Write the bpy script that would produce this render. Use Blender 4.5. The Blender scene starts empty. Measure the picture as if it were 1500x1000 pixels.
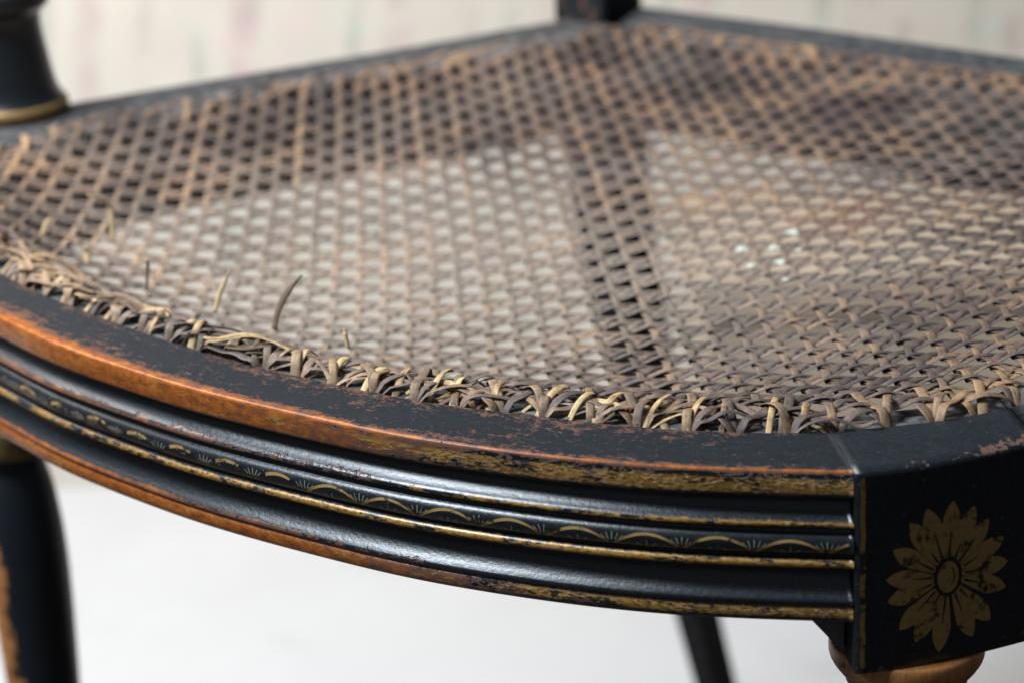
import bpy, math, random
import numpy as np
from mathutils import Matrix, Vector

random.seed(7)
rng = np.random.default_rng(7)
S = 0.0112            # one cane cell in metres; all lengths below are in cells, z = 0 is the seat top
FLOOR = -39.0
ZOFF = -FLOOR * S     # the floor lies at world z = 0
COL = bpy.context.scene.collection
sc = bpy.context.scene

# ------------------------------------------------------------------ camera
def W(p):
    return Vector((p[0] * S, p[1] * S, p[2] * S + ZOFF))

CAM = (48.2268, -60.5723, 22.9774)
YAW, PITCH, ROLL, FPX = -0.71975, 0.357642, -0.049285, 3696.28
cy_, sy_, cp_, sp_ = math.cos(YAW), math.sin(YAW), math.cos(PITCH), math.sin(PITCH)
fwd = Vector((sy_ * cp_, cy_ * cp_, -sp_))
rgt = Vector((cy_, -sy_, 0.0))
upv = rgt.cross(fwd)
r2 = math.cos(ROLL) * rgt + math.sin(ROLL) * upv
u2 = -math.sin(ROLL) * rgt + math.cos(ROLL) * upv
cam = bpy.data.cameras.new('camera')
cam_ob = bpy.data.objects.new('camera', cam)
COL.objects.link(cam_ob)
M = Matrix((r2, u2, -fwd)).transposed().to_4x4()
M.translation = W(CAM)
cam_ob.matrix_world = M
cam.sensor_width = 22.3
cam.lens = 22.3 * FPX / 1500
cam.clip_start = 0.01
cam.clip_end = 100
cam.dof.use_dof = True
cam.dof.focus_distance = 61.3 * S
cam.dof.aperture_fstop = 6.3
sc.camera = cam_ob

# ------------------------------------------------------------------ light
sc.view_settings.view_transform = 'Standard'
sc.view_settings.look = 'None'
sc.view_settings.exposure = 0.0
sc.view_settings.gamma = 1.0
world = bpy.data.worlds.new('World')
sc.world = world
world.use_nodes = True
world.node_tree.nodes['Background'].inputs[0].default_value = (0.80, 0.88, 1.0, 1)
world.node_tree.nodes['Background'].inputs[1].default_value = 0.13

def area(name, loc, target, size, sizey, power, col):
    l = bpy.data.lights.new(name, 'AREA')
    l.shape = 'RECTANGLE'; l.size = size; l.size_y = sizey
    l.energy = power; l.color = col
    o = bpy.data.objects.new(name, l)
    COL.objects.link(o)
    o.location = loc
    o.rotation_euler = (Vector(target) - Vector(loc)).to_track_quat('-Z', 'Y').to_euler()
    return o

SEAT = Vector((0, -0.08, ZOFF))
left = -Vector((r2.x, r2.y, 0)).normalized()
away = Vector((fwd.x, fwd.y, 0)).normalized()
area('window_light', SEAT + left * 0.98 - away * 0.36 + Vector((0, 0, 1.40)), SEAT, 0.36, 0.45, 45, (0.80, 0.90, 1.0))
area('wall_fill_light', SEAT + left * 0.45 + away * 0.30 + Vector((0, 0, 0.62)), SEAT + away * 1.05 + Vector((0, 0, -.42)), 0.6, 0.6, 18.5, (1.0, 0.97, 0.93))  # fill lamp added out of view to brighten the lower wall and floor

# ------------------------------------------------------------------ node helpers
class NT:
    def __init__(self, name):
        self.mat = bpy.data.materials.new(name); self.mat.use_nodes = True
        self.t = self.mat.node_tree
        self.b = self.t.nodes['Principled BSDF']
    def n(self, typ, **kw):
        x = self.t.nodes.new(typ)
        for k, v in kw.items(): setattr(x, k, v)
        return x
    def link(self, a, b): self.t.links.new(a, b)
    def put(self, sock, v):
        if hasattr(v, 'node'): self.link(v, sock)
        elif isinstance(v, tuple) and len(v) == 3 and sock.type == 'RGBA': sock.default_value = (*v, 1)
        else: sock.default_value = v
    def m(self, op, a, b=0.0, c=None):
        x = self.n('ShaderNodeMath', operation=op)
        self.put(x.inputs[0], a); self.put(x.inputs[1], b)
        if c is not None: self.put(x.inputs[2], c)
        return x.outputs[0]
    def mix(self, f, a, b):
        x = self.n('ShaderNodeMix', data_type='RGBA')
        self.put(x.inputs[0], f); self.put(x.inputs[6], a); self.put(x.inputs[7], b)
        return x.outputs[2]
    def mixf(self, f, a, b):
        x = self.n('ShaderNodeMix', data_type='FLOAT')
        self.put(x.inputs[0], f); self.put(x.inputs[2], a); self.put(x.inputs[3], b)
        return x.outputs[0]
    def step(self, v, lo, hi):
        x = self.n('ShaderNodeMapRange', interpolation_type='SMOOTHSTEP')
        self.put(x.inputs[0], v); x.inputs[1].default_value = lo; x.inputs[2].default_value = hi
        return x.outputs[0]
    def noise(self, vec, scale, detail=4.0, rough=0.55, dist=0.0):
        x = self.n('ShaderNodeTexNoise')
        if vec is not None: self.link(vec, x.inputs['Vector'])
        x.inputs['Scale'].default_value = scale; x.inputs['Detail'].default_value = detail
        x.inputs['Roughness'].default_value = rough; x.inputs['Distortion'].default_value = dist
        return x.outputs['Fac']
    def obj(self): return self.n('ShaderNodeTexCoord').outputs['Object']
    def scale(self, vec, s):
        x = self.n('ShaderNodeMapping'); self.link(vec, x.inputs[0]); x.inputs['Scale'].default_value = s
        return x.outputs[0]
    def attr(self, name): return self.n('ShaderNodeAttribute', attribute_name=name).outputs['Fac']
    def bump(self, h, strength, dist=0.0006, normal=None):
        x = self.n('ShaderNodeBump'); x.inputs['Strength'].default_value = strength; x.inputs['Distance'].default_value = dist
        self.link(h, x.inputs['Height'])
        if normal is not None: self.link(normal, x.inputs['Normal'])
        return x.outputs[0]
    def ramp(self, f, stops):
        x = self.n('ShaderNodeValToRGB'); self.put(x.inputs[0], f)
        e = x.color_ramp.elements
        e[0].position, e[0].color = stops[0][0], (*stops[0][1], 1)
        e[1].position, e[1].color = stops[-1][0], (*stops[-1][1], 1)
        for p, c in stops[1:-1]:
            q = e.new(p); q.color = (*c, 1)
        return x.outputs[0]

BLACK = (0.0085, 0.0125, 0.018)
GOLD = (0.33, 0.19, 0.045)

def paint_material(name, rail=False):
    """ebonised wood: black paint worn to orange wood where attribute 'wear' is high, dusty where 'dust' is high"""
    k = NT(name)
    oc = k.obj()
    if rail:
        uv0 = k.n('ShaderNodeUVMap'); uv0.uv_map = 'UVMap'
        ve = k.scale(uv0.outputs[0], (1.0, 2.1, 1.0)); q = 1 / 85.0
    else:
        ve, q = oc, 1.0
    fine = k.noise(ve, 620 * q, 5, .62)
    med = k.noise(ve, 185 * q, 6, .62, .3)
    big = k.noise(ve, 34 * q, 3, .5)
    wear = k.attr('wear'); dust = k.attr('dust')
    nn = k.m('ADD', k.m('MULTIPLY', fine, .38), k.m('ADD', k.m('MULTIPLY', med, .40), k.m('MULTIPLY', big, .22)))
    d = k.m('ADD', wear, k.m('MULTIPLY', k.m('SUBTRACT', nn, .5), 2.6))
    wood = k.step(d, .47, .56)
    bare = k.step(k.m('ADD', wear, k.m('MULTIPLY', k.m('SUBTRACT', med, .5), .8)), .55, .95)
    woodcol = k.mix(bare, (0.14, 0.07, 0.05), k.ramp(k.m('ADD', k.m('MULTIPLY', med, .6), k.m('MULTIPLY', fine, .4)),
                    [(.34, (.13, .03, .006)), (.50, (.36, .10, .015)), (.68, (.52, .20, .05))]))
    blk = k.mix(k.m('MULTIPLY', k.m('POWER', dust, 1.6), k.step(med, .25, .75)), k.mix(k.step(fine, .4, .8), tuple(c * .75 for c in BLACK), (0.014, 0.019, 0.023)), (0.22, 0.215, 0.21))
    # fine pale scratches and specks
    sp = k.step(k.noise(oc, 900, 2, .5), .68, .74)
    blk = k.mix(k.m('MULTIPLY', sp, .28), blk, (.25, .26, .25))
    col = k.mix(wood, blk, woodcol)
    rough = k.mixf(wood, k.mixf(k.step(dust, 0, .12), k.mixf(fine, .22, .42), .62), .27)
    metal = 0.0
    if rail:
        uv = k.n('ShaderNodeUVMap'); uv.uv_map = 'UVMap'
        sep = k.n('ShaderNodeSeparateXYZ'); k.link(uv.outputs[0], sep.inputs[0])
        u, v = sep.outputs[0], sep.outputs[1]
        uvn = k.scale(uv.outputs[0], (1.0, 3.0, 1.0))
        chip = k.noise(uvn, .75, 8, .72)
        chip2 = k.noise(uvn, 5.0, 4, .6)
        wob = k.m('MULTIPLY', k.m('SUBTRACT', k.noise(uvn, 5.0, 5, .65), .5), .17)
        vv = k.m('ADD', v, wob)
        def band(lo, hi):
            c, w = (lo + hi) / 2, (hi - lo) / 2
            return k.m('SUBTRACT', 1.0, k.step(k.m('ABSOLUTE', k.m('SUBTRACT', vv, c)), w - .025, w + .02))
        def gilding(hi_left, hi_right, u0, u1, soft=.03):
            thr = k.mixf(k.step(u, u0, u1), hi_left, hi_right)
            x = k.m('SUBTRACT', k.m('ADD', k.m('MULTIPLY', chip, .72), k.m('MULTIPLY', chip2, .28)), thr)
            return k.step(x, -soft, soft)
        g1 = k.m('MULTIPLY', band(-.57, -.20), gilding(.585, .452, 22, 36))
        g2 = k.m('MULTIPLY', band(-1.40, -1.27), gilding(.60, .465, 20, 37))
        g3 = k.m('MULTIPLY', band(-2.41, -2.215), gilding(.49, .462, 10, 30))
        g4 = k.m('MULTIPLY', band(-3.68, -3.45), gilding(.58, .452, 24, 38))
        g = k.m('MAXIMUM', k.m('MAXIMUM', g1, g2), k.m('MAXIMUM', g3, g4))
        gcol = k.ramp(k.m('ADD', k.m('MULTIPLY', fine, .55), k.m('MULTIPLY', chip2, .45)), [(.34, (.13, .055, .012)), (.5, (.40, .205, .042)), (.66, (.64, .43, .16))])
        col = k.mix(g, col, gcol)
        metal = k.m('MULTIPLY', g, .22)
        rough = k.mixf(g, rough, .36)
    k.put(k.b.inputs['Base Color'], col)
    k.put(k.b.inputs['Roughness'], rough)
    k.put(k.b.inputs['Metallic'], metal)
    k.put(k.b.inputs['Specular IOR Level'], k.mixf(k.step(dust, 0, .12), .62, .16))
    h = k.m('ADD', k.m('MULTIPLY', fine, .34), k.m('ADD', k.m('MULTIPLY', med, .20), k.m('MULTIPLY', wood, -.9)))
    k.link(k.bump(h, .60, .0004), k.b.inputs['Normal'])
    return k.mat

def gilt_material(name, base, chipped=.5):
    k = NT(name)
    oc = k.obj()
    f = k.noise(oc, 600, 4, .6); md = k.noise(oc, 170, 4, .6)
    ch = k.step(k.m('ADD', k.m('MULTIPLY', md, .6), k.m('MULTIPLY', f, .4)), chipped - .06, chipped + .04)
    col = k.mix(ch, (0.03, 0.022, 0.016), k.mix(f, tuple(c * .65 for c in base), tuple(min(1, c * 1.3) for c in base)))
    k.put(k.b.inputs['Base Color'], col)
    k.put(k.b.inputs['Metallic'], .25); k.put(k.b.inputs['Roughness'], .45)
    return k.mat

MAT_RAIL = paint_material('ebonised_moulding', True)
MAT_PAINT = paint_material('ebonised_wood')
MAT_GILT = gilt_material('gilt_line', (0.42, 0.26, 0.09), .45)
MAT_SPRIG = gilt_material('grey_green_paint', (0.24, 0.25, 0.18), .46)
MAT_FLOWER = gilt_material('dull_bronze_paint', (0.36, 0.225, 0.075), .45)
MAT_RING = gilt_material('gilt_ring', (0.27, 0.17, 0.065), .42)

def simple(name, col, rough=.6, bump=.2, var=.3, sc_=300):
    k = NT(name); oc = k.obj(); f = k.noise(oc, sc_, 5, .6)
    k.put(k.b.inputs['Base Color'], k.mix(f, tuple(c * (1 - var) for c in col), tuple(min(1, c * (1 + var)) for c in col)))
    k.b.inputs['Roughness'].default_value = rough
    k.link(k.bump(f, bump), k.b.inputs['Normal'])
    return k.mat
MAT_LINE = simple('black_line_paint', (0.006, 0.007, 0.009), .5)
MAT_RAW = simple('raw_wood', (0.17, 0.075, 0.055), .7)
MAT_GLUE = simple('grey_glue_block', (0.12, 0.12, 0.12), .85, .6, .5, 200)
MAT_WHITE = simple('white_spot_fill', (0.44, 0.465, 0.40), .5, .4, .12)

def turned_wood():
    k = NT('worn_turned_wood'); oc = k.obj()
    grain = k.noise(k.scale(oc, (900, 900, 60)), 1.0, 4, .6)
    med = k.noise(oc, 110, 4, .6)
    wood = k.ramp(k.m('ADD', k.m('MULTIPLY', grain, .5), k.m('MULTIPLY', med, .5)), [(.3, (.16, .05, .014)), (.5, (.37, .15, .045)), (.7, (.52, .25, .09))])
    wear = k.attr('wear')
    w = k.step(k.m('ADD', wear, k.m('MULTIPLY', k.m('SUBTRACT', k.m('ADD', k.m('MULTIPLY', med, .7), k.m('MULTIPLY', grain, .3)), .5), 1.6)), .47, .55)
    k.put(k.b.inputs['Base Color'], k.mix(w, BLACK, wood))
    k.put(k.b.inputs['Roughness'], .42)
    k.link(k.bump(med, .25), k.b.inputs['Normal'])
    return k.mat
MAT_TURN = turned_wood()

def cane_material(name, stops, rough=.55):
    k = NT(name)
    oc = k.obj()
    rnd = k.n('ShaderNodeObjectInfo').outputs['Random']
    uv = k.n('ShaderNodeUVMap'); uv.uv_map = 'UVMap'
    gr = k.noise(k.scale(uv.outputs[0], (1.3, 26, 1)), 1.0, 5, .65)       # fibres along the strand
    patch = k.noise(oc, 26, 3, .55)
    blot = k.noise(oc, 300, 5, .7)
    fresh = k.attr('fresh')
    f = k.m('ADD', k.m('MULTIPLY', gr, .52), k.m('ADD', k.m('MULTIPLY', blot, .50), k.m('ADD', k.m('MULTIPLY', patch, .45), k.m('MULTIPLY', rnd, .12))))
    f = k.m('ADD', k.m('ADD', k.m('MULTIPLY', k.m('SUBTRACT', f, .80), 2.7), .42), k.m('MULTIPLY', fresh, .30))
    c = k.ramp(f, stops)
    # grime left in the fibres, pale dust in patches
    dirt = k.step(k.noise(oc, 420, 4, .7), .52, .70)
    c = k.mix(k.m('MULTIPLY', dirt, .55), c, (.035, .028, .028))
    dustm = k.m('MULTIPLY', k.step(k.noise(oc, 14, 3, .5), .40, .66), k.m('SUBTRACT', .32, k.m('MULTIPLY', fresh, .32)))
    c = k.mix(dustm, c, (.20, .165, .142))
    # reddish spill stain beside the white spots
    dd = k.n('ShaderNodeVectorMath', operation='DISTANCE'); k.link(oc, dd.inputs[0])
    dd.inputs[1].default_value = (8.1 * S, 0.9 * S, ZOFF - 1.3 * S)
    c = k.mix(k.m('MULTIPLY', k.m('SUBTRACT', 1.0, k.step(k.m('ADD', dd.outputs['Value'], k.m('MULTIPLY', k.m('SUBTRACT', blot, .5), .03)), .008, .026)), .7), c, (.085, .022, .010))
    c = k.mix(k.m('MULTIPLY', k.attr('dusty'), k.mixf(blot, .45, 1.2)), c, (.33, .265, .20))
    k.put(k.b.inputs['Base Color'], c)
    k.put(k.b.inputs['Roughness'], k.mixf(fresh, .62, .40))
    k.link(k.bump(k.m('ADD', gr, blot), .5, .0004), k.b.inputs['Normal'])
    return k.mat
CANE_TAN = cane_material('tan_cane', [(.18, (.048, .032, .025)), (.42, (.115, .074, .050)), (.62, (.195, .114, .062)), (.88, (.37, .225, .10))])
CANE_GREY = cane_material('grimy_cane', [(.20, (.030, .021, .020)), (.42, (.076, .051, .044)), (.62, (.145, .090, .066)), (.88, (.38, .21, .09))])
CANE_RIM = cane_material('bright_cane', [(.20, (.07, .035, .018)), (.38, (.22, .12, .05)), (.58, (.46, .29, .115)), (.85, (.70, .52, .26))])

# ------------------------------------------------------------------ geometry helpers
def mesh_obj(name, V, F, mat, parent=None, smooth=True, uv=None, attrs=None, kind=None, label=None):
    me = bpy.data.meshes.new(name)
    V = np.asarray(V, float)
    P = V * S
    P[:, 2] += ZOFF
    me.from_pydata(P.tolist(), [], F)
    if smooth: me.polygons.foreach_set('use_smooth', [True] * len(me.polygons))
    if uv is not None:
        l = me.uv_layers.new(name='UVMap')
        idx = np.empty(len(me.loops), int); me.loops.foreach_get('vertex_index', idx)
        l.data.foreach_set('uv', np.asarray(uv, float)[idx].ravel())
    for kx, a in (attrs or {}).items():
        at = me.attributes.new(kx, 'FLOAT', 'POINT'); at.data.foreach_set('value', np.asarray(a, float))
    me.materials.append(mat)
    me.validate()
    o = bpy.data.objects.new(name, me)
    COL.objects.link(o)
    if parent is not None:
        o.parent = parent
        o.matrix_parent_inverse = parent_inv(parent)
    if kind: o['kind'] = kind
    if label: o['label'] = label
    return o

PINV = {}
def parent_inv(p):
    if p.name in PINV: return PINV[p.name]
    m = Matrix.Translation(p.location).inverted() if p.parent is None else (PARW[p.name].inverted())
    PINV[p.name] = m
    return m
PARW = {}

def reparent_world(o, parent):
    """child meshes carry world coordinates; parent objects that are meshes sit at the chair's offset with identity world"""
    o.parent = parent
    o.matrix_parent_inverse = Matrix.Identity(4)

def cr(P, n=24):
    P = np.array(P, float); P = np.vstack([2 * P[0] - P[1], P, 2 * P[-1] - P[-2]]); o = []
    for k in range(1, len(P) - 2):
        t = np.linspace(0, 1, n, endpoint=False)[:, None]
        o.append(.5 * ((2 * P[k]) + (-P[k-1] + P[k+1]) * t + (2 * P[k-1] - 5 * P[k] + 4 * P[k+1] - P[k+2]) * t * t + (-P[k-1] + 3 * P[k] - 3 * P[k+1] + P[k+2]) * t ** 3))
    o.append(P[-2][None]); return np.vstack(o)

def arclen(C): return np.concatenate([[0], np.cumsum(np.linalg.norm(np.diff(C, axis=0), axis=1))])
def at(C, L, s):
    s = np.asarray(s, float)
    return np.stack([np.interp(s, L, C[:, i]) for i in range(C.shape[1])], -1)
def grid_faces(nu, nv, close_v=False):
    F = []
    m = nv if close_v else nv - 1
    for i in range(nu - 1):
        for j in range(m):
            a = i * nv + j; b = i * nv + (j + 1) % nv
            F.append((a, b, b + nv, a + nv))
    return F

def lathe(name, cx, cy, prof, mat, parent, seg=40, wear=None, lean=(0, 0), z0=0, label=None, attrs=None):
    V = []; 
    for (r, z) in prof:
        ox = cx + lean[0] * (z0 - z); oy = cy + lean[1] * (z0 - z)
        for k in range(seg):
            a = 2 * math.pi * k / seg
            V.append((ox + r * math.cos(a), oy + r * math.sin(a), z))
    F = [tuple(reversed(f)) for f in grid_faces(len(prof), seg, True)]
    F.append(tuple(range(seg))); F.append(tuple(reversed(range((len(prof) - 1) * seg, len(prof) * seg))))
    w = np.zeros(len(V)) if wear is None else np.array([wear(v, (math.atan2(v[1] - cy, v[0] - cx))) for v in V])
    return mesh_obj(name, V, F, mat, parent, attrs={'wear': w, 'dust': np.zeros(len(V))}, label=label)

def smooth_prof(pts, n=6):
    return [tuple(p) for p in cr(pts, n)]

# ------------------------------------------------------------------ setting
wdir = Vector((-0.6590, 0.7521, 0)).normalized()     # horizontal direction from the chair towards the wall
WD = 143.0
def floor_wall():
    k = NT('white_floor'); oc = k.obj()
    f = k.noise(oc, 14, 4, .6); g = k.noise(oc, 90, 3, .5)
    c = k.mix(f, (0.40, 0.395, 0.40), (0.46, 0.46, 0.46))
    c = k.mix(k.m('MULTIPLY', k.step(k.noise(oc, 9, 2, .5), .60, .72), .22), c, (.27, .29, .29))
    k.put(k.b.inputs['Base Color'], c); k.b.inputs['Roughness'].default_value = .55
    k.link(k.bump(g, .1), k.b.inputs['Normal'])
    R = 400
    d = simple('unseen_dark_floor', (0.030, 0.020, 0.014), .6, .2, .4, 60)  # unseen dark floor, added so the black block face reflects dark
    mesh_obj('floor', [(-R, -R, FLOOR), (R, -R, FLOOR), (R, R, FLOOR), (-R, R, FLOOR)], [(0, 1, 2, 3)], d, kind='structure', smooth=False)
    # white ground sheet to the wall; front edge added to limit bounce light
    tg = Vector((wdir.y, -wdir.x, 0)); b0 = Vector((CAM[0], CAM[1], 0))
    V = []
    for z in (FLOOR + .35, FLOOR + .02):
        for q, a in ((106, -220), (106, 220), (WD, 220), (WD, -220)):
            p = b0 + wdir * q + tg * a; V.append((p.x, p.y, z))
    mesh_obj('ground_sheet', V, [(0, 1, 2, 3), (7, 6, 5, 4), (0, 4, 5, 1), (1, 5, 6, 2), (3, 7, 4, 0)], k.mat, kind='structure', smooth=False)
    # wallpaper: cream ground, faint pink and grey-green trailing stripes and blooms
    k = NT('faded_wallpaper')
    uv = k.n('ShaderNodeUVMap'); uv.uv_map = 'UVMap'
    sep = k.n('ShaderNodeSeparateXYZ'); k.link(uv.outputs[0], sep.inputs[0])
    u, v = sep.outputs[0], sep.outputs[1]
    wav = k.m('ADD', u, k.m('MULTIPLY', k.m('SINE', k.m('MULTIPLY', v, .35)), .5))
    def stripes(period, off, w):
        fr = k.m('ABSOLUTE', k.m('SUBTRACT', k.m('FRACT', k.m('ADD', k.m('DIVIDE', wav, period), off)), .5))
        return k.m('SUBTRACT', 1.0, k.step(fr, w * .4, w))
    n1 = k.noise(uv.outputs[0], .16, 3, .55); n2 = k.noise(uv.outputs[0], .35, 3, .55); n3 = k.noise(uv.outputs[0], .28, 2, .5, .4)
    c = k.mix(n1, (0.44, 0.40, 0.345), (0.56, 0.52, 0.46))
    c = k.mix(k.m('MULTIPLY', stripes(9.0, .1, .12), k.m('MULTIPLY', k.step(n2, .35, .65), .7)), c, (0.40, 0.30, 0.29))
    c = k.mix(k.m('MULTIPLY', stripes(9.0, .38, .07), k.m('MULTIPLY', k.step(n3, .35, .65), .75)), c, (0.31, 0.32, 0.28))
    c = k.mix(k.m('MULTIPLY', stripes(6.3, .7, .10), k.m('MULTIPLY', k.step(n3, .40, .62), .6)), c, (0.36, 0.31, 0.28))
    bl = k.step(k.noise(uv.outputs[0], .30, 2, .5), .60, .70)
    c = k.mix(k.m('MULTIPLY', bl, .35), c, (0.42, 0.50, 0.44))
    bl2 = k.step(k.noise(k.scale(uv.outputs[0], (1, 1, 1)), .22, 2, .5, .6), .60, .72)
    c = k.mix(k.m('MULTIPLY', bl2, .30), c, (0.56, 0.42, 0.44))
    k.put(k.b.inputs['Base Color'], c); k.b.inputs['Roughness'].default_value = .8
    tang = Vector((wdir.y, -wdir.x, 0))
    base = Vector((CAM[0], CAM[1], 0)) + wdir * WD
    V = []; UV = []
    for a, z in ((-300, FLOOR), (300, FLOOR), (300, 12), (-300, 12)):  # top cut low, out of view, so the rail tops reflect dark
        p = base + tang * a; V.append((p.x, p.y, z)); UV.append((a, z))
    # a wall with thickness
    for a, z in ((-300, FLOOR), (300, FLOOR), (300, 12), (-300, 12)):
        p = base + tang * a + wdir * 8; V.append((p.x, p.y, z)); UV.append((a, z))
    mesh_obj('wall', V, [(0, 1, 2, 3), (7, 6, 5, 4), (0, 4, 5, 1), (3, 2, 6, 7)], k.mat, kind='structure', smooth=False, uv=UV)
floor_wall()

# low tan box added for the tone behind the right half of the cane
def added_tan_box():
    e = bpy.data.objects.new('added_tan_box', None); COL.objects.link(e)
    e['label'] = 'low tan box added by the wall for the tone behind the cane holes'
    e['category'] = 'box'
    tg = Vector((wdir.y, -wdir.x, 0)); b0 = Vector((CAM[0], CAM[1], 0))
    m = simple('tan_board', (0.34, 0.275, 0.205), .75, .15, .12, 20)
    def cub(name, a0, a1, q0, q1, z0, z1):
        V = []
        for z in (z0, z1):
            for a, q in ((a0, q0), (a1, q0), (a1, q1), (a0, q1)):
                p = b0 + wdir * q + tg * a; V.append((p.x, p.y, z))
        mesh_obj(name, V, [(3, 2, 1, 0), (4, 5, 6, 7), (0, 1, 5, 4), (1, 2, 6, 5), (2, 3, 7, 6), (3, 0, 4, 7)], m, e, smooth=False)
    cub('box_body', 10.5, 60.5, 127.6, 142.0, FLOOR + .36, -23.9)
    cub('lid', 10.1, 60.9, 127.2, 142.4, -23.89, -21.8)
# ------------------------------------------------------------------ the chair
chair = bpy.data.objects.new('cane_chair', None)
COL.objects.link(chair)
chair.location = (0, 0, 0)
chair['label'] = 'antique ebonised armchair with worn gilt mouldings and a sagging woven cane seat'
chair['category'] = 'chair'
PINV[chair.name] = Matrix.Identity(4)
def parent_inv(p): return Matrix.Identity(4)
added_tan_box()

OUT_F = cr([(-17.2, -15.7), (-14, -18), (-10, -19.7), (-5.41, -20.64), (-2.51, -21.14), (0.9, -21.34), (3.53, -21.32), (6.49, -21.06), (9.25, -20.68), (11.54, -20.14), (13.8, -19.42), (15.8, -18.59), (17.58, -17.64), (19.57, -16.45)])
HOL_F = cr([(-14.9, -14.6), (-12, -16.7), (-8.51, -18.13), (-5.74, -18.72), (-2.57, -19.12), (0, -19.30), (2.58, -19.30), (5.76, -19.1), (8.58, -18.68), (11.0, -18.0), (13.62, -17.16), (15.22, -16.45), (16.33, -15.85), (17.85, -14.83)])
OUT_B = cr([(19.57, -16.45), (20.55, -15.2), (21.3, -13.95), (22.02, -12.52)])
HOL_B = cr([(17.85, -14.83), (19.31, -13.14), (20.0, -12.15), (20.55, -11.19)])
OUT_R = cr([(22.02, -12.52), (22.5, -10), (22.5, -6), (21.4, 0), (19.6, 6), (17.6, 12), (16.6, 15.2)])
HOL_R = cr([(20.55, -11.19), (21.0, -8.5), (20.7, -5), (19.7, 0), (18.1, 5), (16.2, 11), (15.0, 14.8)])
OUT_K = cr([(14.6, 17.4), (8, 17.75), (0, 17.95), (-6, 17.95), (-12.6, 17.6)])
HOL_K = cr([(14.0, 15.2), (8, 15.3), (0, 15.4), (-6, 15.4), (-11.6, 15.0)])
OUT_L = cr([(-14.2, 14.9), (-14.06, 14.06), (-16.33, 7.99), (-17.94, 4.07), (-19.5, .3), (-21.5, -4.6), (-22.4, -7.0), (-21.9, -9.6), (-20.3, -12)][1:])
HOL_L = cr([(-12.3, 14.3), (-14.75, 7.75), (-16.35, 3.85), (-17.75, .25), (-19.15, -4), (-19.3, -6.5), (-19.0, -9), (-17.9, -11.6)])
OUT_A = cr([(-20.3, -12), (-19.6, -13.3), (-18.6, -14.6), (-17.2, -15.7)])
HOL_A = cr([(-17.9, -11.6), (-17.1, -12.7), (-16.2, -13.6), (-14.9, -14.6)])
HOLE = np.vstack([HOL_F[:-1], HOL_B[:-1], HOL_R[:-1], HOL_K[:-1], HOL_L[:-1], HOL_A[:-1]])

# ---- where the cane lies: inside tests, distance to the hole line, sag
def inside_poly(poly, x, y):
    c = np.zeros(np.shape(x), bool); n = len(poly)
    for k in range(n):
        x1, y1 = poly[k]; x2, y2 = poly[(k + 1) % n]
        if y1 == y2: continue
        c ^= ((y1 > y) != (y2 > y)) & (x < (x2 - x1) * (y - y1) / (y2 - y1) + x1)
    return c
HP = HOLE[::4]
HA = HP; HB = np.roll(HP, -1, axis=0)
def dist_rim(P):
    P = P[:, None, :]; d = HB - HA
    t = np.clip(((P - HA) * d).sum(-1) / (d * d).sum(-1), 0, 1)
    return np.linalg.norm(P - (HA + t[..., None] * d), axis=-1).min(1)
N_ = 0.5
xs = np.arange(-22, 22.01, N_); ys = np.arange(-21, 17.01, N_)
half = [(0, -18.3), (5, -18), (9.5, -16.8), (12.1, -15.9), (14.4, -14.6), (16.7, -13.1), (18.2, -11.4), (18.8, -9.6), (19.2, -6), (18.9, -2), (17.8, 1), (16.4, 4), (15, 7), (13.8, 11), (13.2, 14.6)]
MP = np.array(half + [(-x, y) for x, y in half[::-1]][:-1])
GX, GY = np.meshgrid(xs, ys)
MK = inside_poly(MP, GX, GY)
U = np.zeros(GX.shape)
for _ in range(3000):
    U = np.where(MK, .25 * (np.roll(U, 1, 0) + np.roll(U, -1, 0) + np.roll(U, 1, 1) + np.roll(U, -1, 1) + N_ * N_), 0)
U /= U.max()
def mem(x, y):
    fx = np.clip((x - xs[0]) / N_, 0, len(xs) - 1.001); fy = np.clip((y - ys[0]) / N_, 0, len(ys) - 1.001)
    i = fx.astype(int); j = fy.astype(int); a = fx - i; b = fy - j
    return (U[j, i] * (1 - a) + U[j, i+1] * a) * (1 - b) + (U[j+1, i] * (1 - a) + U[j+1, i+1] * a) * b
def sag(X, Y):
    x = X / 20; y = Y / 18
    q = 1.5552 - 1.7754 * y - .66407 * x - 1.44302 * x * y - 1.4181 * x * x + 1.16392 * y * y
    return -np.maximum(mem(X, Y), 1e-6) ** .85 * np.maximum(q, .8)
WC = np.array([[0.031, -0.005], [0.122, 0.015], [-0.567, -0.694], [0.836, 0.132], [0.362, 0.28], [0.099, 0.038], [0.494, 0.315], [0.222, 0.403], [-0.49, 0.22], [-0.527, -0.32]])
def warp(X, Y):
    x = np.clip(X / 20, -1.05, 1.05); y = np.clip(Y / 18, -1.1, 1.0)
    B = np.stack([x ** a * y ** b for a in range(4) for b in range(4 - a)], -1)
    w = B @ WC
    return np.stack([X, Y], -1) + w

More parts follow.
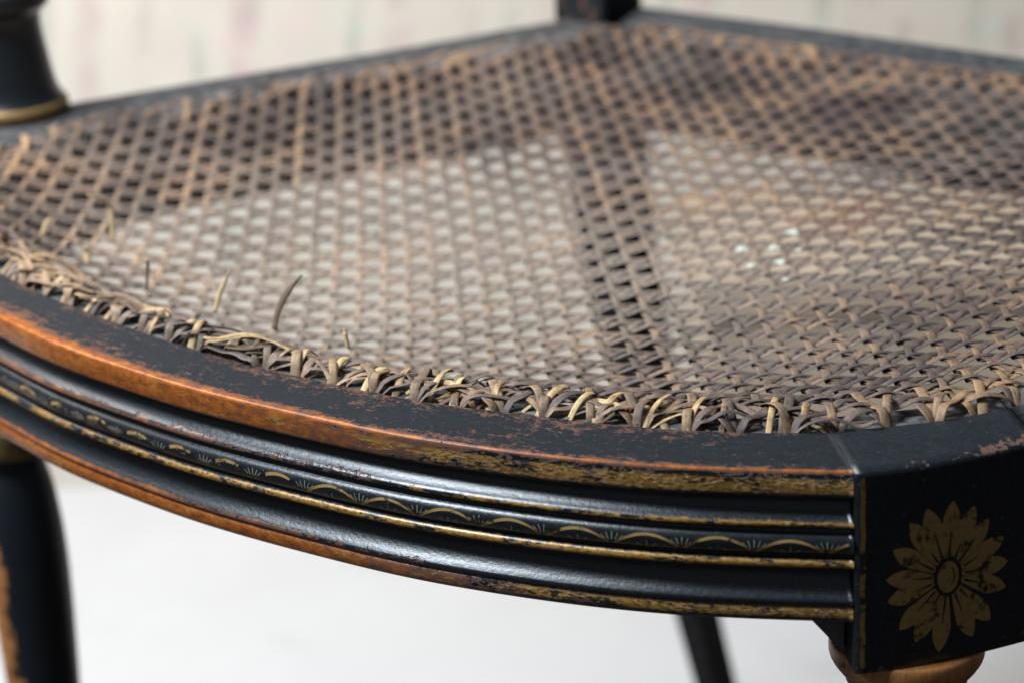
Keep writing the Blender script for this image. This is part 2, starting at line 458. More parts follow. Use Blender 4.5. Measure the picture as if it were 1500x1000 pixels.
# ---- rails swept between an outer curve and the hole line
MOULD = [(-.10, 0), (-.04, -.012), (-.01, -.045), (0, -.10), (0.01, -.22), (0.01, -.56), (-.01, -.63), (-.05, -.68), (-.27, -.70), (-.33, -.78), (-.335, -.90), (-.29, -1.02), (-.19, -1.14), (-.05, -1.235), (.02, -1.28), (.045, -1.335), (.02, -1.40), (-.02, -1.43),
         (-.15, -1.46), (-.15, -1.55), (-.05, -1.60), (.04, -1.68), (.08, -1.80), (.08, -1.90), (.04, -2.02), (-.04, -2.10), (-.13, -2.14), (-.13, -2.18), (-.02, -2.20), (.05, -2.25), (.075, -2.32), (.05, -2.39), (-.02, -2.43), (-.27, -2.46), (-.34, -2.55), (-.35, -2.68), (-.31, -2.84), (-.22, -3.0), (-.09, -3.14), (.0, -3.22), (.04, -3.28), (.02, -3.34), (-.05, -3.37), (-.08, -3.40), (-.02, -3.43), (0, -3.50), (0, -3.74), (-.05, -3.80), (-.12, -3.82)]
PLAIN = [(-.12, 0), (-.04, -.02), (0, -.10), (0, -1.0), (0, -3.7), (-.08, -3.8)]

def rail(name, OUT, HOL, prof, mat, nseg, wearf, dustf=None, label=None, bottom=-3.82):
    Lo, Lh = arclen(OUT), arclen(HOL)
    t = np.linspace(0, 1, nseg + 1)
    O = at(OUT, Lo, t * Lo[-1]); H = at(HOL, Lh, t * Lh[-1])
    # outward = away from the hole line
    e = H - O; Wd = np.linalg.norm(e, axis=1, keepdims=True); e = e / Wd
    V = []; UV = []; WE = []; DU = []
    top = [(.22, 0), (.45, 0), (.7, 0), (.93, 0)]
    for i in range(nseg + 1):
        u = t[i] * Lo[-1]; w = Wd[i, 0]
        ring = []
        ring.append((w + 1.4, bottom, -5)); ring.append((w + 1.4, -.40, -4.5)); ring.append((w + 1.25, -.17, w + .9)); ring.append((w + .6, -.085, w + .6)); ring.append((w + .03, -.075, w + .03)); ring.append((w - .01, -.02, w)); ring.append((w - .05, .0, w - .05))
        for f, z in reversed(top): ring.append((max(.14, w * f), .0, w * f))
        for d, z in prof: ring.append((-d, z, z if z < -.05 else -z + max(-d, 0)))
        ring.append((w * .5, bottom, -4.2))
        for (dd, z, v) in ring:
            wob = .012 * math.sin(u * 1.7 + z * 3) 
            p = O[i] + e[i] * (dd)
            V.append((p[0], p[1], z)); UV.append((u, v))
            WE.append(wearf(u, v, w)); DU.append(1.0 if v > w + .0 else (dustf(u, v, w) if dustf else 0.10 if v > 0 else 0.0))
    nv = len(V) // (nseg + 1)
    F = [tuple(reversed(f)) for f in grid_faces(nseg + 1, nv, True)]
    F.append(tuple(range(nv))[::-1]); F.append(tuple(range(nseg * nv, (nseg + 1) * nv)))
    F = [f[::-1] for f in F]
    o = mesh_obj(name, V, F, mat, chair, smooth=True, uv=UV, attrs={'wear': WE, 'dust': DU}, label=label)
    return o

def g(x, c, w): return math.exp(-((x - c) / w) ** 2)
def ss(x, a, b):
    t = min(1, max(0, (x - a) / (b - a))); return t * t * (3 - 2 * t)
def wear_front(u, v, w):
    L = 1 - ss(u, 13, 30)           # strongly worn on the far left, less to the right
    mid = 1 - ss(u, 24, 33)
    if v >= 0:
        if v > w - .02: return .12
        width = .13 + .52 * L
        return max(.95 * math.exp(-(v / width) ** 2), .345 - .07 * ss(u, 34, 39) + .12 * g(v, w, .25)) 
    if v > -.64:
        base = .45 + .28 * mid + .28 * L
        return max(base, (.88) * math.exp(-((-v) / (.10 + .1 * mid)) ** 2))
    if v > -1.20: return .05
    if v > -1.45: return .12 + .33 * mid + .35 * L * g(v, -1.33, .06)
    if v > -2.15: return .08 + .38 * (1 - ss(u, 17, 27)) * (1 if v < -1.75 else .55)
    if v > -2.45: return .10 + .15 * mid
    if v > -3.15: return .05
    if v > -3.38: return .15 + .35 * mid + .3 * L
    if v > -4: return .44 + .40 * mid + .22 * L
    return .2
front_rail = rail('front_rail', OUT_F, HOL_F, MOULD, MAT_RAIL, 300, wear_front, label='bow-fronted seat rail with reeded mouldings, gilt lines and bare orange wood at its worn edge')

def wear_side(u, v, w):
    if 0 <= v < .4: return .42
    return .25 if v > 0 else .2
def dusty(u, v, w): return .55
rail('side_rail', OUT_R, HOL_R, PLAIN, MAT_PAINT, 60, wear_side, dusty)
rail('side_rail', OUT_L, HOL_L, PLAIN, MAT_PAINT, 60, wear_side, dusty)
rail('back_rail', OUT_K, HOL_K, PLAIN, MAT_PAINT, 40, wear_side, dusty)

# corner blocks at the tops of the front legs, face curved with the seat
def block(OUT, HOL, label, gap=.03):
    Lo, Lh = arclen(OUT), arclen(HOL)
    n = 26
    t = np.linspace(0, 1, n + 1)
    so = gap + t * (Lo[-1] - 2 * gap); sh = gap + t * (Lh[-1] - 2 * gap)
    O = at(OUT, Lo, so); H = at(HOL, Lh, sh)
    e = H - O; Wd = np.linalg.norm(e, axis=1, keepdims=True); e /= Wd
    rows = [-5.10, -5.02, -4.6, -4.0, -3, -2, -1.0, -.5, -.16, -.06, -.015]
    V = []; UV = []; WE = []; DU = []
    for i in range(n + 1):
        w = Wd[i, 0]; edge = 1 if i in (0, n) else 0
        ring = [(w + 1.4, -5.1), (w + 1.4, -.40), (w + 1.25, -.17), (w + .6, -.085), (w + .03, -.075), (w - .01, -.02), (w - .05, .004), (w * .7, .004), (w * .45, .004), (w * .2, .004)]
        ring += [(-.07, z) if z > -.1 and z > -.05 else (-.10, z) for z in rows[::-1]]
        for dd, z in ring:
            d2 = dd
            if z == -.015: d2 = -.05
            if edge and dd < 0: d2 = dd + .05
            p = O[i] + e[i] * d2
            V.append((p[0], p[1], z)); UV.append((so[i], z))
            a = 0.06
            if dd <= 0:
                a = .10 + .55 * g(z, 0, .09) * (.25 + .75 * t[i]) + .42 * g(z, -.35, .16) * (g(t[i], .33, .15) + .5 * g(t[i], .8, .2)) + .42 * g(z, -5.1, .07) + .30 * g(z, -4.6, .5) * ss(t[i], .8, 1)
            elif 0 < dd < w * .5: a = .16 + .38 * ss(t[i], .45, .8) * (1 - dd / (w * .5))
            WE.append(a)
            DU.append(1.0 if dd > w else (.10 if dd > 0 else 0.0))
    nv = len(V) // (n + 1)
    F = grid_faces(n + 1, nv, True)
    F = [f for f in F]
    F.append(tuple(range(nv))[::-1]); F.append(tuple(range(n * nv, (n + 1) * nv)))
    o = mesh_obj('corner_block', V, F, MAT_PAINT, chair, uv=UV, attrs={'wear': WE, 'dust': DU}, label=label)
    def on_face(s, z, lift=.0):
        P = at(OUT, Lo, np.atleast_1d(s)); E = 1e-3
        T = at(OUT, Lo, np.atleast_1d(s) + E) - at(OUT, Lo, np.atleast_1d(s) - E)
        nrm = np.stack([T[:, 1], -T[:, 0]], -1); nrm /= np.linalg.norm(nrm, axis=1, keepdims=True)
        Q = P + nrm * (.10 + lift)
        return np.column_stack([Q, np.atleast_1d(z)])
    return o, on_face
block_right, face_r = block(OUT_B, HOL_B, 'black corner block painted with a many-petalled bronze flower')
block_left, face_l = block(OUT_A, HOL_A, None)

# painted flower: every petal a flat painted shape lying on the block face
TIPS = [(0.75, -2.76), (0.91, -2.02), (1.31, -1.4), (1.71, -1.1), (2.36, -1.02), (2.92, -1.26), (3.30, -1.66), (3.72, -2.22), (3.85, -2.86), (3.80, -3.52), (3.40, -4.30), (2.93, -4.62), (2.05, -4.82), (1.46, -4.46), (1.07, -4.08), (0.78, -3.34)]
CEN = (2.26, -2.92)
def flower(face, blk):
    bev = .006
    for q, (ts, tz) in enumerate(TIPS):
        ds, dz = ts - CEN[0], tz - CEN[1]; Ln = math.hypot(ds, dz); ds /= Ln; dz /= Ln
        ns, nz = -dz, ds
        a = np.linspace(.20, 1, 15) * Ln
        x = np.linspace(0, 1, 15)
        wd = .235 * np.where(x < .60, (x / .60) ** .75 * .85 + .15, np.clip(1 - ((x - .60) / .40) ** 1.9, 0, 1) ** .80)
        s1 = CEN[0] + ds * a; z1 = CEN[1] + dz * a
        lift = .004 + .0006 * q
        Lf = face(s1 + ns * wd, z1 + nz * wd, lift); C = face(s1, z1, lift); Rt = face(s1 - ns * wd, z1 - nz * wd, lift)
        V = np.stack([Lf, C, Rt], 1).reshape(-1, 3)
        mesh_obj('petal', V, [tuple(reversed(f)) for f in grid_faces(15, 3)], MAT_FLOWER, blk, smooth=True)
        # dark vein down the petal
        b = np.linspace(.24, .24 + .30 + .10 * math.sin(q * 2.3), 6) * Ln + .05
        x = np.linspace(0, 1, 6)
        s1 = CEN[0] + ds * b; z1 = CEN[1] + dz * b; w2 = .030 * (1 - x * .75)
        V = np.stack([face(s1 + ns * w2, z1 + nz * w2, .018), face(s1 - ns * w2, z1 - nz * w2, .018)], 1).reshape(-1, 3)
        mesh_obj('petal_vein', V, [tuple(reversed(f)) for f in grid_faces(6, 2)], MAT_LINE, blk)
    def disc(name, rs, rz, lift, mat, inner=0.0):
        n = 32; V = []
        for k in range(n):
            th = 2 * math.pi * k / n
            for f in (inner, 1.0):
                V.append(face(CEN[0] + rs * f * math.cos(th), CEN[1] + rz * f * math.sin(th), lift)[0])
        F = []
        for k in range(n):
            a = 2 * k; b = 2 * ((k + 1) % n); F.append((a, b, b + 1, a + 1))
        mesh_obj(name, V, F, mat, blk)
    disc('flower_ring', .36, .50, .020, MAT_LINE, .02)
    disc('flower_centre', .27, .40, .024, MAT_FLOWER, .02)
    th = np.linspace(-1.2, 1.3, 8)
    sA = CEN[0] + .02 + .14 * np.cos(th); zA = CEN[1] + .24 * np.sin(th)
    V = np.stack([face(sA - .018, zA, .028), face(sA + .018, zA, .028)], 1).reshape(-1, 3)
    mesh_obj('flower_crease', V, grid_faces(8, 2), MAT_LINE, blk)
flower(face_r, block_right)
def gilt_edge(face, blk, s0, z0, z1, w=.06):
    zs = np.linspace(z0, z1, 30)
    sA = s0 + .012 * np.sin(zs * 7)
    V = np.stack([face(sA, zs, .005), face(sA + w * 2, zs, .005)], 1).reshape(-1, 3)
    mesh_obj('gilt_line', V, grid_faces(30, 2), GILT_EDGE, blk)
GILT_EDGE = gilt_material('gilt_edge_line', (0.34, 0.22, 0.06), .47)
gilt_edge(face_r, block_right, .13, -.15, -4.95)

# swags and sprigs painted on the torus of the front rail
LoF = arclen(OUT_F); LhF = arclen(HOL_F)
mp = np.array(MOULD)[18:28]
def on_torus(u, v, lift):
    u = np.atleast_1d(u); v = np.atleast_1d(v)
    O = at(OUT_F, LoF, u); H = at(HOL_F, LhF, u / LoF[-1] * LhF[-1])
    e = (H - O); e /= np.linalg.norm(e, axis=1, keepdims=True)
    vs = -mp[:, 1]; ds = mp[:, 0]
    d = np.interp(-v, vs, ds)
    return np.column_stack([O - e * (d + lift)[:, None] if False else O - e * ((d + lift)[:, None]), v])
def stroke(pts, w0, w1, name, mat, lift=.008):
    P = np.array(pts); T = np.gradient(P, axis=0); T /= np.linalg.norm(T, axis=1, keepdims=True) + 1e-9
    Nn = np.stack([-T[:, 1], T[:, 0]], -1); w = np.linspace(w0, w1, len(P))[:, None] / 2
    A = P + Nn * w; B = P - Nn * w
    V = np.stack([on_torus(A[:, 0], A[:, 1], lift), on_torus(B[:, 0], B[:, 1], lift)], 1).reshape(-1, 3)
    return V, grid_faces(len(P), 2)
def merged(lst):
    V = []; F = []
    for v, f in lst:
        o = len(V); V += [tuple(x) for x in v]; F += [tuple(i + o for i in q) for q in f]
    return V, F
cusps = [33.38 + 1.66 * k for k in range(-12, 4)]
for c in cusps:
    if c < 13 or c > 38.6: continue
    faded = c < 24
    P = 1.66
    x = np.linspace(.03, 1.0, 18)
    if c + P > 38.9: x = np.linspace(.03, (38.85 - c) / P, 10)
    arch = -2.07 + .35 * np.sin(np.pi * np.clip(x, 0, 1)) ** .75
    hook = np.where(x > .93, -.02 * (x - .93) / .07, 0)
    if faded: x = x[4:13]; arch = arch[4:13]; hook = hook[4:13]
    j = random.uniform(-.015, .015)
    s1 = stroke(list(zip(c + x * P, arch + hook + j)), .09 if faded else .075, .06, '', None)
    V, F = merged([s1]); mesh_obj('gilt_swag', V, F, MAT_GILT, front_rail)
    st = []
    for k in range(-2, 3):                      # fan of five leaves above each cusp
        a = k * .42; L1 = .20 - .02 * abs(k)
        b0 = (c + .10 * k * .8, -1.93 + .012 * abs(k)); b1 = (b0[0] + math.sin(a) * L1 * .9, min(-1.64, b0[1] + math.cos(a) * L1))
        st.append(stroke([b0, ((b0[0] + b1[0]) / 2, (b0[1] + b1[1]) / 2), b1], .045, .03, '', None))
    if not faded and c + P < 38.9:
        for k in range(-1, 2):                  # three small leaves under the arch
            a = k * .95; b0 = (c + P / 2 + .12 * k, -2.02); b1 = (b0[0] + math.sin(a) * .15, b0[1] + math.cos(a) * .13 + .01)
            st.append(stroke([b0, ((b0[0] + b1[0]) / 2, (b0[1] + b1[1]) / 2), b1], .04, .03, '', None))
    V, F = merged(st); mesh_obj('painted_sprig', V, F, MAT_SPRIG, front_rail)

# ---- turned front legs
def leg_wear_right(v, a):
    z = v[2]
    return .66 if z > -6.05 else (.12 if z > -6.3 else .35)
def leg_wear_left(v, a):
    z = v[2]
    front = max(0, math.cos(a - math.atan2(-.93, -.32)))
    if z > -7: return .5
    return .05 + .75 * front ** 3 * (1 - ss(z, -13.5, -12.0)) 
def up1(P): return [(r, z + 1.05 * ss(-z, 6.2, 8.0) * (1 - ss(-z, 30, 38))) for r, z in P]
LEG = smooth_prof([(1.70, -5.11), (1.82, -5.13), (1.86, -5.3), (1.83, -5.55), (1.64, -5.85), (1.46, -6.0)], 4) + [(1.40, -6.05), (1.40, -6.14), (1.46, -6.18)] + \
      smooth_prof([(1.35, -6.3), (1.0, -6.9), (.82, -7.8), (.85, -8.8), (1.05, -9.6), (1.2, -9.9)], 4) + \
      smooth_prof([(1.26, -10.0), (1.42, -10.25), (1.42, -10.7), (1.25, -10.95)], 4) + \
      smooth_prof([(1.0, -11.05), (1.02, -11.6), (1.22, -12.6), (1.38, -14.4), (1.40, -16.5), (1.31, -19.5), (1.12, -24), (.88, -30), (.72, -35)], 6) + \
      smooth_prof([(.72, -35.2), (.98, -35.5), (.98, -36.0), (.7, -36.4), (.8, -37.3), (.74, -38.3), (.6, -38.99)], 4)
lathe('front_leg', 19.55, -14.10, up1(LEG), MAT_TURN, chair, 48, leg_wear_right)
leg_l = lathe('front_leg', -17.6, -11.65, up1(LEG), MAT_TURN, chair, 48, leg_wear_left, label='front leg with an orange worn streak down its turned belly')
# gilt collar of the far leg
lathe('gilt_ring', -17.6, -11.65, smooth_prof([(1.40, -8.93), (1.50, -9.2), (1.50, -9.65), (1.38, -9.9)], 4), MAT_RING, leg_l, 48)
# glue wedge under the rail beside the right block, raw wood inner side of the block
O1 = np.array(OUT_B[0]); e1 = (HOL_B[0] - O1) / np.linalg.norm(HOL_B[0] - O1); tn = np.array([-e1[1], e1[0]])
if np.dot(tn, OUT_F[-1] - OUT_F[-8]) > 0: tn = -tn
def wedge():
    a = O1 + e1 * .75; 
    V = []
    for (d, w, z) in ((0, .02, -3.84), (0, .95, -3.84), (0, .05, -4.95), (1.0, .02, -3.84), (1.0, .95, -3.84), (1.0, .05, -4.95)):
        p = a + e1 * d + tn * w; V.append((p[0], p[1], z))
    mesh_obj('glue_block', V, [(0, 1, 2), (5, 4, 3), (0, 3, 4, 1), (1, 4, 5, 2), (2, 5, 3, 0)], MAT_GLUE, chair, smooth=False)
wedge()

# ---- arm supports: turned, standing on the side rails
ARM = [(1.95, 0.02), (2.02, .06), (2.05, .15)] + smooth_prof([(2.06, .2), (2.02, .5), (1.86, .75), (1.72, 1.2), (1.56, 2.2), (1.46, 2.9), (1.44, 3.4), (1.48, 3.65)], 5) + \
      smooth_prof([(1.60, 3.75), (1.80, 3.95), (1.80, 4.4), (1.62, 4.65)], 4) + smooth_prof([(1.3, 4.75), (1.1, 6.2), (1.2, 8), (1.35, 10), (1.1, 13), (.9, 16), (1.0, 17.4)], 5)
def zero(v, a): return .12
for (ax, ay) in ((-22.35, -6.5), (23.0, -4.6)):
    o = lathe('arm_support', ax, ay, ARM, MAT_PAINT, chair, 48, zero)
    lathe('gilt_ring', ax, ay, smooth_prof([(2.05, .10), (2.12, .18), (2.10, .42), (1.97, .56)], 4), MAT_RING, o, 48)

# ---- back posts and sabre legs: one continuous swept post each
def post(cx, cy, sgn, label=None):
    path = []      # (z, dy, half width)
    for z, dy, h in ((-38.98, 8.6, .70), (-34, 7.1, .72), (-29, 5.55, .76), (-26, 4.65, .80), (-20, 3.2, .85), (-16, 2.1, 1.0), (-13, 1.4, 1.1), (-9, .6, 1.22), (-6, .2, 1.28), (-3.9, .05, 1.3), (0, 0, 1.3), (6, .1, 1.25), (14, .8, 1.1), (24, 2.2, 1.0), (36, 4.4, .9)):
        path.append((z, dy, h))
    P = cr([(z, dy, h) for z, dy, h in path], 5)
    V = []; c = .12
    sect = [(-1, -1 + c), (-1 + c, -1), (1 - c, -1), (1, -1 + c), (1, 1 - c), (1 - c, 1), (-1 + c, 1), (-1, 1 - c)]
    for z, dy, h in P:
        for a, b in sect: V.append((cx + a * h + sgn * max(0, -z) * .0, cy + dy + b * h, z))
    F = [f for f in grid_faces(len(P), 8, True)]
    F.append(tuple(range(8))[::-1]); F.append(tuple(range(len(V) - 8, len(V))))
    w = [.15 + .2 * (k % 8 in (1, 2)) for k in range(len(V))]
    return mesh_obj('back_post', V, F, MAT_PAINT, chair, smooth=False, attrs={'wear': w, 'dust': np.full(len(V), .12)}, label=label)
post(-14.1, 16.75, -1)
post(15.9, 16.75, 1)
# arms and top rail (above the frame)
def bar(name, pts, r, mat):
    C = cr(pts, 10); n = 12; V = []
    for i, p in enumerate(C):
        T = C[min(i + 1, len(C) - 1)] - C[max(i - 1, 0)]; T /= np.linalg.norm(T)
        a = np.cross(T, [0, 0, 1]); a /= np.linalg.norm(a); b = np.cross(a, T)
        for k in range(n):
            th = 2 * math.pi * k / n; V.append(p + (a * math.cos(th) * r * 1.25 + b * math.sin(th) * r))
    F = grid_faces(len(C), n, True); F.append(tuple(range(n))[::-1]); F.append(tuple(range(len(V) - n, len(V))))
    return mesh_obj(name, V, F, mat, chair, attrs={'wear': np.full(len(V), .2), 'dust': np.zeros(len(V))})
bar('armrest', [(-22.35, -8.2, 17.9), (-22.2, -4, 18.0), (-20, 3, 18.6), (-16.5, 11, 20), (-14.6, 17.2, 21.5)], .85, MAT_PAINT)
bar('armrest', [(23.0, -6.2, 17.9), (22.8, -2, 18.0), (21, 5, 18.6), (18.2, 12, 20), (16.4, 17.2, 21.5)], .85, MAT_PAINT)
bar('crest_rail', [(-16, 21.2, 34.5), (-7, 22.2, 35.2), (0.9, 22.5, 35.4), (9, 22.2, 35.2), (17.8, 21.2, 34.5)], 1.5, MAT_PAINT)

# ------------------------------------------------------------------ cane
HL = arclen(np.vstack([HOLE, HOLE[:1]])); HC = np.vstack([HOLE, HOLE[:1]])
nh = int(HL[-1] / 1.18)
HOLES = at(HC, HL, (np.arange(nh) + .5) * HL[-1] / nh)

def dust_at(P):
    x, y = P[:, 0], P[:, 1]
    return np.clip(.52 * np.exp(-(((x + 2.5) / 9.5) ** 2 + ((y + 9.5) / 8.5) ** 2)) + .20 * np.exp(-(((x - 6) / 7) ** 2 + ((y + 2) / 7) ** 2)), 0, .75)
def ribbon(name, P, mat, width=.25, thick=.075, parent=chair, fresh=None, twist=None, taper=False, label=None):
    """domed strip along P; flat side down"""
    P = np.asarray(P, float); n = len(P)
    T = np.gradient(P, axis=0); T /= np.linalg.norm(T, axis=1, keepdims=True) + 1e-9
    Z = np.array([0, 0, 1.0])
    side = np.cross(T, Z); sl = np.linalg.norm(side, axis=1, keepdims=True)
    # where the strip plunges the cross product vanishes: keep the last good side
    for i in range(1, n):
        if sl[i, 0] < .35: side[i] = side[i-1] / (np.linalg.norm(side[i-1]) + 1e-9) * .35
    for i in range(n - 2, -1, -1):
        if sl[i, 0] < .35 and i < n // 2: side[i] = side[i+1] / (np.linalg.norm(side[i+1]) + 1e-9) * .35
    side /= np.linalg.norm(side, axis=1, keepdims=True) + 1e-9
    nr = np.cross(side, T); nr /= np.linalg.norm(nr, axis=1, keepdims=True) + 1e-9
    if twist is not None:
        c = np.cos(twist)[:, None]; s = np.sin(twist)[:, None]
        side, nr = side * c + nr * s, nr * c - side * s
    w = np.full(n, width)
    if taper: w = width * np.clip(np.linspace(1.0, -.0, n) * 3.5, .35, 1)
    w = w[:, None]
    sect = [(-.5, .1), (-.46, .6), (-.2, .95), (.2, .95), (.46, .6), (.5, .1)]
    V = np.stack([P + side * w * a + nr * thick * (b - .5) for a, b in sect], 1).reshape(-1, 3)
    F = grid_faces(n, 6, True)
    F.append((5, 4, 3, 2, 1, 0)); F.append(tuple(range((n - 1) * 6, n * 6)))
    L = arclen(P)
    UV = np.stack([np.repeat(L + rng.random() * 50, 6), np.tile([0, .15, .3, .7, .85, 1.0], n)], -1)
    fr = np.repeat(np.zeros(n) if fresh is None else fresh, 6)
    return mesh_obj(name, V, F, mat, parent, uv=UV, attrs={'fresh': fr, 'dusty': np.repeat(dust_at(P), 6)}, label=label)

def clip_line(A, B, step=.707 / 5):
    n = int(np.linalg.norm(B - A) / step)
    t = np.linspace(0, 1, n + 1)[:, None]
    Q = A + (B - A) * t
    Pw = warp(Q[:, 0], Q[:, 1])
    ins = inside_poly(HP, Pw[:, 0], Pw[:, 1])
    idx = np.flatnonzero(ins)
    if len(idx) < 8: return None
    # longest run
    br = np.flatnonzero(np.diff(idx) > 1)
    runs = np.split(idx, br + 1); r = max(runs, key=len)
    if len(r) < 8: return None
    return Q[r], Pw[r]

def build_strand(Q, Pw, fam, k, mat):
    X, Y = Q[:, 0], Q[:, 1]
    n = len(Q)
    d = dist_rim(Pw)
    h = .027 + .075 * np.exp(-(np.linalg.norm(Pw - np.array([17., -15.]), axis=1) / 14.0) ** 2)
    if fam == 'V':
        l = X - Y - .5; zw = h * np.cos(np.pi * (l - k))
    elif fam == 'H':
        kk = X + Y - .5; zw = -h * np.cos(np.pi * (kk - k))
    elif fam == 'D':
        zw = -.5 * h * np.cos(2 * np.pi * Y) + .008
    else:
        zw = .5 * h * np.cos(2 * np.pi * X) - .008
    z = sag(Pw[:, 0], Pw[:, 1]) + zw
    # over the wooden edge the web stands up off the rail
    up = np.where(d < 1.1, .20 + .04 * math.sin(k * 1.7), .20 * np.exp(-((d - 1.1) / 1.3) ** 2))
    fr_ = 1 / (1 + np.exp((Pw[:, 1] + 7) / 1.2))
    z = z + up * (.42 + .58 * fr_)
    L = arclen(Pw); 
    P = np.column_stack([Pw, z])
    fresh = (1.0 if fam == 'V' else .55) * (.4 + .6 * abs(math.sin(k * 7.7))) * np.exp(-(d / 1.7) ** 2)
    wob = .018 * np.sin(L * (.9 + .2 * math.sin(k)) + k * 2.1) + .02 * np.sin(L * 2.3 + k)
    T = np.gradient(Pw, axis=0); T /= np.linalg.norm(T, axis=1, keepdims=True)
    P[:, 0] += -T[:, 1] * wob; P[:, 1] += T[:, 0] * wob
    # bring both ends to the nearest frame hole and down into it
    for end in (0, 1):
        if end: P = P[::-1].copy(); fresh = fresh[::-1].copy()
        Le = arclen(P[:, :2])
        hole = HOLES[np.argmin(np.linalg.norm(HOLES - P[0, :2], axis=1))] + rng.normal(0, .05, 2)
        reach = 1.5
        wgt = np.clip(1 - Le / reach, 0, 1); wgt = wgt * wgt * (3 - 2 * wgt)
        P[:, :2] += wgt[:, None] * (hole - P[0, :2])
        s = np.linalg.norm(P[:, :2] - hole, axis=1)
        loop = ((.10 if fam == 'V' else .0) + rng.uniform(-.02, .06)) * (1 if P[0, 1] < -7 else 0)
        P[:, 2] += loop * np.exp(-((Le - .75) / .5) ** 2)
        dive = np.clip(1 - Le / .42, 0, 1) ** 1.8
        P[:, 2] = P[:, 2] * (1 - dive) + (-.30) * dive
        # end points stacked under the hole
        P = np.vstack([[hole[0], hole[1], -.55], P]); fresh = np.concatenate([[fresh[0]], fresh])
        if end: P = P[::-1].copy(); fresh = fresh[::-1].copy()
    tw = .10 * np.sin(np.linspace(0, 6, len(P)) + k) 
    wd = {'V': .225, 'H': .20, 'D': .235, 'E': .235}[fam] * (1 + .10 * math.sin(k * 3.3))
    return ribbon('cane_strand', P, mat, wd * 1.04, .030, chair, fresh, tw)

R_ = 34
SKIP_D = {3}
for k in range(-48, 48):
    # V strands: X+Y = k+.5 (run towards the viewer); H strands: X-Y = k+.5 (run across)
    c = k + .5
    r = clip_line(np.array([c / 2 - R_, c / 2 + R_]), np.array([c / 2 + R_, c / 2 - R_]))
    if r: build_strand(r[0], r[1], 'V', k, CANE_TAN)
    r = clip_line(np.array([c / 2 - R_, -c / 2 - R_]), np.array([c / 2 + R_, -c / 2 + R_]))
    if r: build_strand(r[0], r[1], 'H', k, CANE_GREY)
for k in range(-24, 25):
    c = k + .5
    r = clip_line(np.array([c, -24.]), np.array([c, 20.]))
    if r: build_strand(r[0], r[1], 'D', k, CANE_GREY)
    r = clip_line(np.array([-26., c]), np.array([26., c]))
    if r: build_strand(r[0], r[1], 'E', k, CANE_GREY)

# ---- loose strands lying along the worn front edge, and broken ends standing up
LHf = arclen(HOL_F)
def rim_pt(s, d):
    p = at(HOL_F, LHf, s); q = at(HOL_F, LHf, s + .01); t = (q - p) / (np.linalg.norm(q - p, axis=-1, keepdims=True) + 1e-9)
    nrm = np.stack([-t[..., 1], t[..., 0]], -1)      # towards the seat
    return p + nrm * np.asarray(d)[..., None]
for q in range(24):
    s0 = rng.uniform(5, 18) if q < 24 else rng.uniform(20, 34); Ln = rng.uniform(1.4, 3.0) if q < 24 else rng.uniform(1.2, 2.2)
    x = np.linspace(0, 1, 26); s = s0 + x * Ln
    d0, d1 = rng.uniform(.2, 1.3), rng.uniform(.4, 1.9)
    if q % 3 == 0: d0 = 0.05
    d = d0 + (d1 - d0) * x + .12 * np.sin(x * 6 + q)
    p = rim_pt(s, d)
    z = sag(p[:, 0], p[:, 1]) * .6 + .26 + rng.uniform(.02, .30) * np.sin(np.pi * x) + .05 * np.sin(x * 9 + q)
    if d0 < .1: z[0] = -.1; z[1] = .08
    fr = np.full(26, rng.uniform(.2, 1.0))
    ribbon('loose_strand', np.column_stack([p, z]), [CANE_GREY, CANE_TAN, CANE_GREY, CANE_RIM, CANE_TAN, CANE_TAN][q % 6], rng.uniform(.08, .22), .035, chair, fr, twist=rng.uniform(-.9, .9) * np.sin(x * 3))
# strands crossing from hole to hole, low over the wooden edge
nk = 0
s0 = 6.5
while s0 < LHf[-1] - 2.0:
    for sg in (1, -1):
        if rng.random() < (.62 if s0 < 17 else .12): continue
        x = np.linspace(0, 1, 18)
        Ln = rng.uniform(1.3, 2.3); dm = rng.uniform(.45, 1.15)
        st = s0 + (0 if sg > 0 else Ln)
        sv = np.clip(st + sg * x * Ln, .05, LHf[-1] - .02)
        d = dm * np.sin(np.pi * x * rng.uniform(.62, .95)) + .03
        p = rim_pt(sv, d)
        z = -.22 + (.34 + rng.uniform(0, .16)) * np.clip(np.sin(np.pi * np.clip(x * rng.uniform(.80, .98) + .01, 0, 1)), 0, 1) ** .55
        ribbon('edge_strand', np.column_stack([p, z]), (CANE_TAN, CANE_RIM, CANE_GREY, CANE_TAN, CANE_RIM)[nk % 5], rng.uniform(.14, .22), .036, chair, np.full(18, rng.uniform(.2, .9)), twist=rng.uniform(-.5, .5) * np.sin(x * 3))
        nk += 1
    s0 += rng.uniform(.95, 1.25)
# bright stitches pulled over the rim where the cane meets the wood
for q in range(34):
    s0 = 7.2 + q * .96 + rng.uniform(-.2, .2)
    if s0 > LHf[-1] - .3: break
    x = np.linspace(0, 1, 16)
    lean = rng.uniform(-.45, .45)
    d = x * rng.uniform(.9, 1.5)
    p = rim_pt(s0 + lean * x, d)
    z = -.25 + (.25 + rng.uniform(.30, .46)) * np.sin(np.pi * np.clip(x * .62 + .02, 0, 1)) ** .8
    z = z + sag(p[:, 0], p[:, 1])
    ribbon('rim_stitch', np.column_stack([p, z]), CANE_RIM, rng.uniform(.16, .22), .036, chair, np.full(16, rng.uniform(.3, .9)), twist=.3 * np.sin(x * 3 + q))

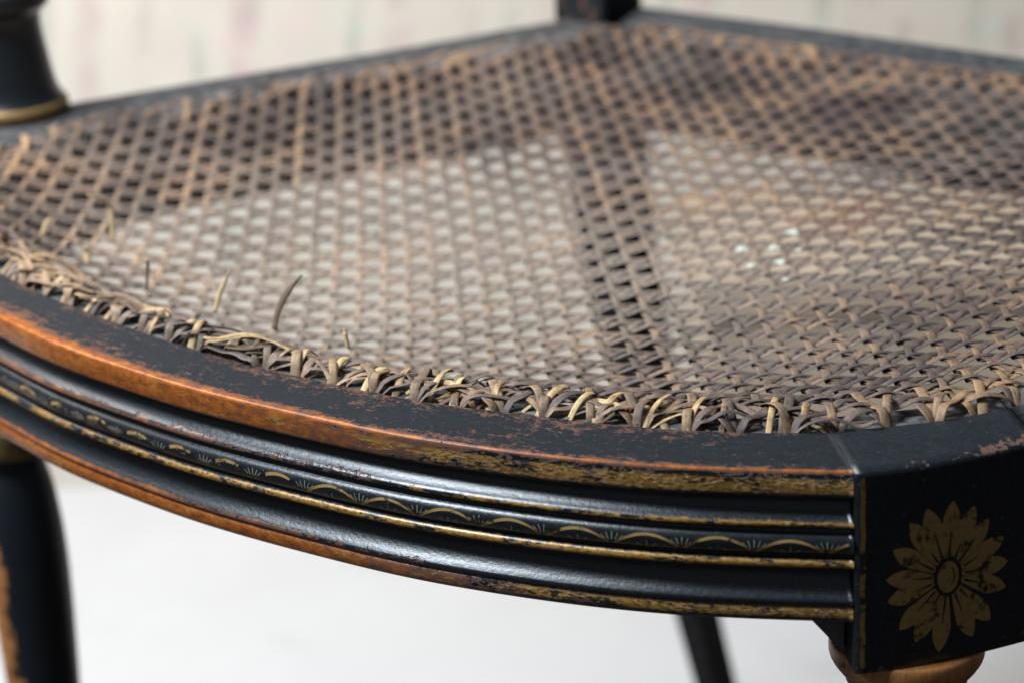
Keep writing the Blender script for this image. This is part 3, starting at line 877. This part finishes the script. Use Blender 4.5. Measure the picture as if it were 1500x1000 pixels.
DARKS = simple('brown_cane', (0.16, 0.11, 0.07), .6, .4, .45, 400)
STRAW = simple('pale_straw', (0.50, 0.37, 0.20), .5, .4, .35, 500)
RX = np.array([.76, .65, 0])
def splinter(base, pts, w, mat, fr, label):
    B = np.array([base[0], base[1], 0.0]); C = [B + RX * a + np.array([0, 0, b]) for a, b in pts]
    C = cr(C, 8)
    ribbon('broken_strand', C, mat, w, .04, chair, np.full(len(C), fr), twist=np.linspace(-.7, -1.0, len(C)), taper=True, label=label)
splinter((1.13, -16.58), [(0, -.3), (.16, .25), (.45, .76), (.86, 1.2)], .22, DARKS, .0, 'dark broken cane end standing up')
splinter((-7.91, -14.36), [(0, -.1), (.02, .5), (.03, 1.0), (-.20, 1.35), (-.62, 1.45)], .21, STRAW, .9, 'pale curled cane end')
splinter((-4.17, -16.41), [(0, -.2), (.08, .3), (.14, .68)], .13, DARKS, .2, None)
splinter((-4.07, -16.36), [(.06, .66), (-.1, .62), (-.38, .54)], .07, STRAW, .3, None)
splinter((-1.06, -16.7), [(0, -.2), (.2, .35), (.52, .98)], .17, STRAW, .7, None)
splinter((4.25, -16.9), [(0, -.1), (-.04, .2), (-.07, .45)], .16, STRAW, .8, None)
splinter((-10.42, -15.02), [(0, -.1), (.15, .2), (.35, .5)], .16, STRAW, .5, None)
splinter((-7.22, -16.01), [(0, -.1), (.1, .25), (-.1, .4)], .30, STRAW, 1, None)

# white spots set in the holes
for q, (hx, hy, rr) in enumerate((((6.17, -1.82, 0.3), (7.16, -1.57, 0.27), (7.03, -0.36, 0.32), (8.04, -2.49, 0.27), (8.05, -1.61, 0.15), (7.27, -2.91, 0.22), (9, -3.67, 0.18)))):
    n = 12; V = [(hx, hy, sag(np.array([hx]), np.array([hy]))[0] + .07)]
    for k in range(n):
        a = 2 * math.pi * k / n; r_ = rr * 1.0 * (1 + .22 * math.sin(3 * a + q) + .15 * math.sin(5 * a + 2 * q))
        x_, y_ = hx + r_ * math.cos(a), hy + r_ * math.sin(a)
        V.append((x_, y_, V[0][2] - .05))
    F = [(0, 1 + k, 1 + (k + 1) % n) for k in range(n)] + [tuple(range(n, 0, -1))]
    mesh_obj('white_spot', V, F, MAT_WHITE, chair)
